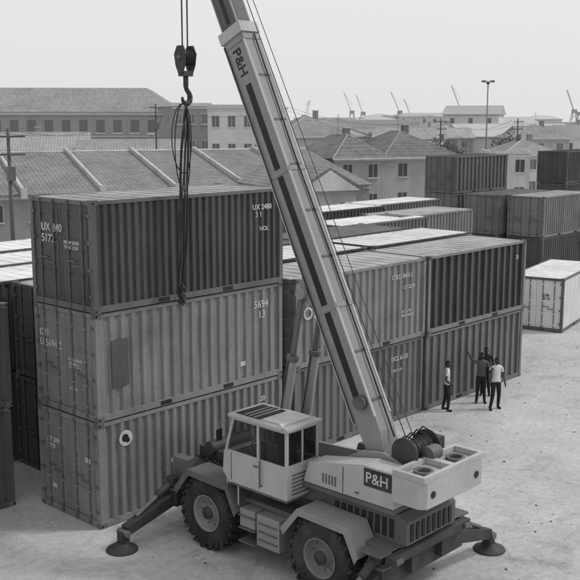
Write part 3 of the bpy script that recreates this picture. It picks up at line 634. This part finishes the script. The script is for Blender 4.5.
# ---------------------------------------------------------------- buildings
def window(mb,x,z,w,h,y,frame='wall_l'):
    mb.box(x-w/2-.05,x+w/2+.05,y-.03,y+.02,z-.05,z+h+.05,frame);mb.box(x-w/2,x+w/2,y-.045,y-.031,z,z+h,'window')
    mb.box(x-.02,x+.02,y-.055,y-.046,z,z+h,frame)
    mb.box(x-w/2-.12,x+w/2+.12,y-.12,y+.02,z-.14,z-.06,frame)
def windowL(mb,y,z,w,h,x,frame='wall_l'):
    mb.box(x-.03,x+.02,y-w/2-.05,y+w/2+.05,z-.05,z+h+.05,frame);mb.box(x-.045,x-.031,y-w/2,y+w/2,z,z+h,'window')
    mb.box(x-.055,x-.046,y-.02,y+.02,z,z+h,frame)
def house(name,lat,fw,rot,w,d,eave,ridge,roof='hip',wall='wall_m',tile='tile',wins=(2,2),ch=1,far=False):
    global HAZE
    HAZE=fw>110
    e=empty(name,(*S(lat,fw),0),YAW+rot)
    mb=MB();mb.box(-w/2,w/2,0,d,0,eave,wall)
    if not far: mb.box(-w/2-.06,w/2+.06,-.06,.0,eave-.3,eave-.12,'trim')
    mb.obj('walls',e)
    o=.45;mb=MB();z=eave
    if roof=='hip':
        i=min(w,d)/2
        if w>=d: r0,r1=(-w/2+i,d/2),(w/2-i+.01,d/2)
        else: r0,r1=(0,i),(0,d-i)
        A=(-w/2-o,-o,z);B=(w/2+o,-o,z);C=(w/2+o,d+o,z);D=(-w/2-o,d+o,z)
        P=(r0[0],r0[1],ridge);Q=(r1[0],r1[1],ridge)
        if w>=d: fs=[(A,B,Q,P),(B,C,Q),(C,D,P,Q),(D,A,P)]
        else: fs=[(A,B,P),(B,C,Q,P),(C,D,Q),(D,A,P,Q)]
        for f_ in fs: mb.poly(f_,tile)
        mb.poly((D,C,B,A),'trim')
        mb.box(-w/2-o,w/2+o,-o-.02,-o,z-.12,z+.02,'trim')
        mb.tube([Vector(A),Vector(P)],.07,'wall_m');mb.tube([Vector(B),Vector(Q) if w>=d else Vector(P)],.07,'wall_m');mb.tube([Vector(P),Vector(Q)],.07,'wall_m');mb.tube([Vector(D),Vector(P) if w>=d else Vector(Q)],.07,'wall_m')
    elif roof=='gabx':
        mb.prism([(-w/2-o,-o,z),(-w/2-o,d/2,ridge),(-w/2-o,d+o,z),(-w/2-o,d+o,z-.12),(-w/2-o,-o,z-.12)],(w+2*o,0,0),tile)
        mb.tube([Vector((-w/2-o,d/2,ridge)),Vector((w/2+o,d/2,ridge))],.08,'wall_m')
    elif roof=='gaby':
        mb.prism([(-w/2-o,-o,z),(0,-o,ridge),(w/2+o,-o,z),(w/2+o,-o,z-.12),(-w/2-o,-o,z-.12)],(0,d+2*o,0),tile)
        mb.prism([(-w/2,-o-.03,z-.1),(0,-o-.03,ridge-.18),(w/2,-o-.03,z-.1)],(0,.03,0),wall)
    else:
        mb.box(-w/2-.1,w/2+.1,-.1,.1,z,ridge,'trim');mb.box(-w/2-.1,-w/2+.1,.1,d,z,ridge,'trim');mb.box(w/2-.1,w/2+.1,.1,d,z,ridge,'trim');mb.box(-w/2+.1,w/2-.1,.1,d,z,z+.05,'wall_d')
    mb.obj('roof',e)
    mb=MB();nc,nr=wins
    for r in range(nr):
        zz=eave/nr*r+eave/nr*.35
        for c in range(nc): window(mb,-w/2+w*(c+.5)/nc,zz,min(1.0,w/nc*.45),min(1.4,eave/nr*.45),0)
        for c in range(max(1,int(d/4))): windowL(mb,d*(c+.5)/max(1,int(d/4)),zz,1,min(1.4,eave/nr*.45),-w/2)
    if nc: mb.obj('windows',e)
    if ch:
        mb=MB();mb.box(w*.15,w*.15+.6,d*.55,d*.55+.6,eave,ridge+.6,'wall_d');mb.box(w*.15-.06,w*.15+.66,d*.55-.06,d*.55+.66,ridge+.6,ridge+.72,'trim')
        mb.cyl((w*.15-1,d*.5,ridge-.5),(w*.15-1,d*.5,ridge+2),.02,'pole',n=5)
        for q in range(3): mb.cyl((w*.15-1.4+q*.1,d*.5,ridge+1.5+q*.2),(w*.15-.6-q*.1,d*.5,ridge+1.5+q*.2),.015,'pole',n=4)
        mb.obj('chimney_and_aerial',e)
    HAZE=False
    return e
e=empty('tiled_warehouse',(*S(-14.3,74),0),YAW+R(23.8))
mb=MB();xa,xb=-26,23;mb.box(xa,xb,0,26,0,4.0,'wall_m');mb.box(xa,xb,-.1,0,3.6,3.85,'trim')
mb.obj('walls',e)
mb=MB();mb.prism([(xa,-.5,4.0),(xa,13,6.6),(xa,26.5,4.0),(xa,26.5,3.9),(xa,-.5,3.9)],(xb-xa,0,0),'tilel');mb.tube([Vector((xa,13,6.6)),Vector((xb,13,6.6))],.12,'wall_l');mb.obj('tile_roof',e)
mb=MB()
x=-23.2
while x<23:
    mb.prism([(x,-.55,3.8),(x,-.55,4.35),(x,13,6.93),(x,26.5,4.4),(x,26.5,3.8)],(.22,0,0),'wall_l')
    mb.box(x-.1,x+.35,-.75,-.5,3.7,4.5,'wall_l'); x+=5.8
mb.obj('parapets',e)
mb=MB();x=-22
while x<20:
    window(mb,x,2.0,1.3,1.2,0);window(mb,x+2.6,2.0,1.3,1.2,0);x+=5.8
mb.obj('windows',e)
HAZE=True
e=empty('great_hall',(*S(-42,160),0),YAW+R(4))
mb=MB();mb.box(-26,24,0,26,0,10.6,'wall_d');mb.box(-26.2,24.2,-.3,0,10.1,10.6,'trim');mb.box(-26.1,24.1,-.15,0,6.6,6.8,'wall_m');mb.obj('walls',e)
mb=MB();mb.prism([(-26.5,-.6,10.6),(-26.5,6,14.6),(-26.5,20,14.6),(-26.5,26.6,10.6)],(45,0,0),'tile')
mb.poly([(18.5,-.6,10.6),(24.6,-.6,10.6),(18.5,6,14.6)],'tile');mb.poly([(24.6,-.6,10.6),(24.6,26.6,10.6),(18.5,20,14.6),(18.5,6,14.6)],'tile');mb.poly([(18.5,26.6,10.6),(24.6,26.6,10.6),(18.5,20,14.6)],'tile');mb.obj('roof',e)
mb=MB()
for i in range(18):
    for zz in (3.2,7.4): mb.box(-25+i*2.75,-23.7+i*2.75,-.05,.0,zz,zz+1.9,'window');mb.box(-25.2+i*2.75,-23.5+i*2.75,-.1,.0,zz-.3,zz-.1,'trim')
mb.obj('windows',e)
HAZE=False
house('town_house',-13.8,140,R(20),5.6,9,11.2,11.7,'flat','wall_d',wins=(3,3),ch=0)
house('town_house',-7.6,130,R(-8),6.4,8,10.8,11.3,'flat','wall_l',wins=(3,3),ch=0)
house('town_house',-33,116,R(10),18,10,5.8,7.8,'gabx','wall_m','tilel',(5,2),1)
house('town_house',-18,112,R(6),12,10,5.0,7.0,'gabx','wall_m','tile',(4,2),1)
house('gabled_shed',2.6,68,R(24),4.6,10,4.6,6.1,'gaby','wall_l','tilel',(3,1),0)
house('brick_house',3.6,128,R(18),9.5,10,7.2,9.9,'hip','wall_m','tile',(3,2),1)
house('brick_house',6.8,95,R(24),5.5,9,5.7,7.9,'hip','wall_m','tile',(2,2),1)
house('brick_house',13.0,98,R(24),8.2,10,5.7,8.2,'hip','wall_m','tile',(2,2),1)
house('brick_house',-1.5,104,R(10),8,9,5.0,7.2,'hip','wall_m','tile',(2,2),1)
house('town_house',23.2,104,R(-5),4.2,8,5.8,6.1,'flat','wall_l',wins=(2,2),ch=0)
house('town_house',29,118,R(8),7,8,5.2,7.0,'hip','wall_l','tile',(3,2),1)
house('town_house',38,150,R(5),9,8,6.6,8.6,'hip','wall_m','tile',(3,2),1)
house('warehouse',17,200,R(0),18,14,7.9,9.4,'flat','wall_l',wins=(8,1),ch=0)
house('warehouse',44,190,R(6),22,14,6.2,8.6,'gabx','wall_l','farroof',(8,1),0)
random.seed(11)
for i in range(22):
    fw=random.uniform(150,230);lat=random.uniform(-.05,.31)*fw;w=random.uniform(7,13)
    h=random.uniform(5,7.2)
    house('town_house',lat,fw,R(random.uniform(-25,30)),w,9,h,h+random.uniform(1.2,2.2),random.choice(['hip','gabx','hip','gaby','flat']),random.choice(['wall_m','wall_l','wall_d']),random.choice(['tile','tilel']),(int(w/3),2),random.choice([0,1]))
random.seed(3)
for i in range(26):
    fw=random.uniform(240,520);lat=random.uniform(-.3,.32)*fw;w=random.uniform(10,32);h=random.uniform(6,8+fw*.012)
    house('distant_building',lat,fw,R(random.uniform(-20,20)),w,12,h,h+random.uniform(.5,2.5),random.choice(['flat','gabx','hip']),'far','farroof',(int(w/4),max(1,int(h/3.5))),0,far=True)
def tree(lat,fw,h,r):
    mb=MB();mb.cyl((0,0,0),(.1,.05,h*.5),.2,'pole',r1=.12,n=8)
    tips=[]
    for i in range(6):
        a=i*1.05;p=Vector((math.cos(a)*r*.55,math.sin(a)*r*.55,h*(.62+.06*(i%3))));mb.cyl((.1,.05,h*.42),p,.09,'pole',r1=.03,n=6);tips.append(p)
    tips.append(Vector((0,0,h*.85)))
    for q in range(1400):
        c=random.choice(tips);u=Vector((random.gauss(0,1),random.gauss(0,1),random.gauss(0,.8)))
        p=c+u.normalized()*random.random()**.5*r*.5
        s=random.uniform(.08,.18);A=Vector((random.uniform(-1,1),random.uniform(-1,1),random.uniform(-1,1))).normalized()*s;B=A.orthogonal().normalized()*s*.7
        mb.poly((p-A,p-B,p+A,p+B),'leaf')
    mb.obj('tree',loc=(*S(lat,fw),0))
for a in ((17.8,118,7.4,2.6),(20.5,128,7,2.4),(-3,150,8.6,3),(30,135,8,2.6),(9.6,122,7.6,2.2)): tree(*a)
def hcrane(lat,fw,h,jib,dirn):
    mb=MB()
    for sx in (-1,1):
        for sy in (-1,1): mb.beam((sx*3,sy*3,0),(sx*1,sy*1,h*.6),.35,.35,'fard')
    for i in range(4):
        z=h*.6*i/4;r=3-2*i/4;mb.beam((-r,-r,z),(r*.8,-r*.8,z+h*.14),.2,.2,'fard')
    mb.box(-1.3,1.3,-1.3,1.3,h*.6,h*.6+2.0,'fard')
    for s in (-.6,.6): mb.beam((0,s,h*.62),(dirn*jib*.3,s,h*1.18),.2,.25,'fard')
    mb.beam((0,0,h*.62+2.0),(0,0,h*.85),.25,.25,'fard');mb.beam((0,0,h*.85),(dirn*jib*.3,0,h*1.18),.1,.1,'fard')
    mb.obj('harbour_crane',loc=(*S(lat,fw),0),rz=YAW)
for a in ((35,560,21,16,-1),(42,570,20,14,-1),(62,560,21,18,-1),(70,575,18,14,-1),(96,560,24,18,-1),(160,560,22,16,-1),(166,570,20,12,1),(8,560,17,12,1)): hcrane(*a)
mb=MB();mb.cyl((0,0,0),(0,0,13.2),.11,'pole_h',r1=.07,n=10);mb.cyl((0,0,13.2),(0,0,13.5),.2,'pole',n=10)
for s in (-1,1):
    mb.tube([Vector((0,0,13.3)),Vector((s*.25,0,13.6)),Vector((s*.4,0,13.55))],.04,'pole');mb.box(min(s*.3,s*.7),max(s*.3,s*.7),-.15,.15,13.4,13.6,'pole')
mb.obj('street_lamp',loc=(*S(21.8,110),0),rz=YAW)
def upole(lat,fw,h):
    mb=MB();mb.cyl((0,0,0),(0,0,h),.13,'pole',r1=.08,n=10)
    for z in (h-.4,h-1.3):
        mb.box(-.8,.8,-.2,-.12,z-.05,z+.05,'pole')
        for x in (-.7,-.35,.35,.7): mb.cyl((x,-.16,z+.06),(x,-.16,z+.18),.035,'trim',n=8)
    mb.box(-.2,.2,-.4,-.1,h-2.6,h-1.9,'hard')
    mb.obj('utility_pole',loc=(*S(lat,fw),0),rz=YAW+R(30))
PL=[(-14.2,50,8.9),(-14,104,11),(-1,116,11),(19,125,9.5),(28,122,9.5)]
for a in PL: upole(*a)
mb=MB()
for (a,b,h),(c,d_,h2) in zip(PL[:-1],PL[1:]):
    for o_ in (-.7,.7):
        P=Vector((*S(a+o_,b),h-.2));Q=Vector((*S(c+o_,d_),h2-.2));pts=[]
        for t in range(13):
            u=t/12;p=P.lerp(Q,u);p.z-=1.2*4*u*(1-u);pts.append(p)
        mb.tube(pts,.018,'pole',n=4)
mb.obj('overhead_wires')

# ---------------------------------------------------------------- light, sky, camera
sd=Vector((.75,-.66,0)).normalized();el=R(50)
sv=Vector((sd.x*math.cos(el),sd.y*math.cos(el),math.sin(el)))
L=bpy.data.lights.new('sun','SUN');L.energy=1.5;L.angle=R(10);L.color=(1,1,1)
lo=bpy.data.objects.new('sun',L);col.objects.link(lo);lo.rotation_euler=sv.to_track_quat('Z','Y').to_euler()
w=bpy.data.worlds.new('World');scene.world=w;w.use_nodes=True;n=w.node_tree.nodes;l=w.node_tree.links
bg=n['Background'];sk=n.new('ShaderNodeTexSky');sk.sky_type='NISHITA';sk.sun_disc=False;sk.sun_elevation=el;sk.sun_rotation=math.atan2(sd.x,sd.y);sk.dust_density=6
bw=n.new('ShaderNodeRGBToBW');l.new(sk.outputs[0],bw.inputs[0])
mx=n.new('ShaderNodeMix');mx.data_type='FLOAT';mx.inputs[0].default_value=.85;l.new(bw.outputs[0],mx.inputs[2]);mx.inputs[3].default_value=6.2
l.new(mx.outputs[0],bg.inputs['Color']);bg.inputs['Strength'].default_value=.143
cam=bpy.data.cameras.new('camera');cam.sensor_width=36;cam.lens=980/580*36;cam.clip_end=4000;cam.clip_start=.1
cam.dof.use_dof=True;cam.dof.focus_distance=25;cam.dof.aperture_fstop=2.8
co=bpy.data.objects.new('camera',cam);col.objects.link(co);co.location=(CX,CY,9.32)
co.rotation_euler=(R(90-9.84),0,YAW);scene.camera=co
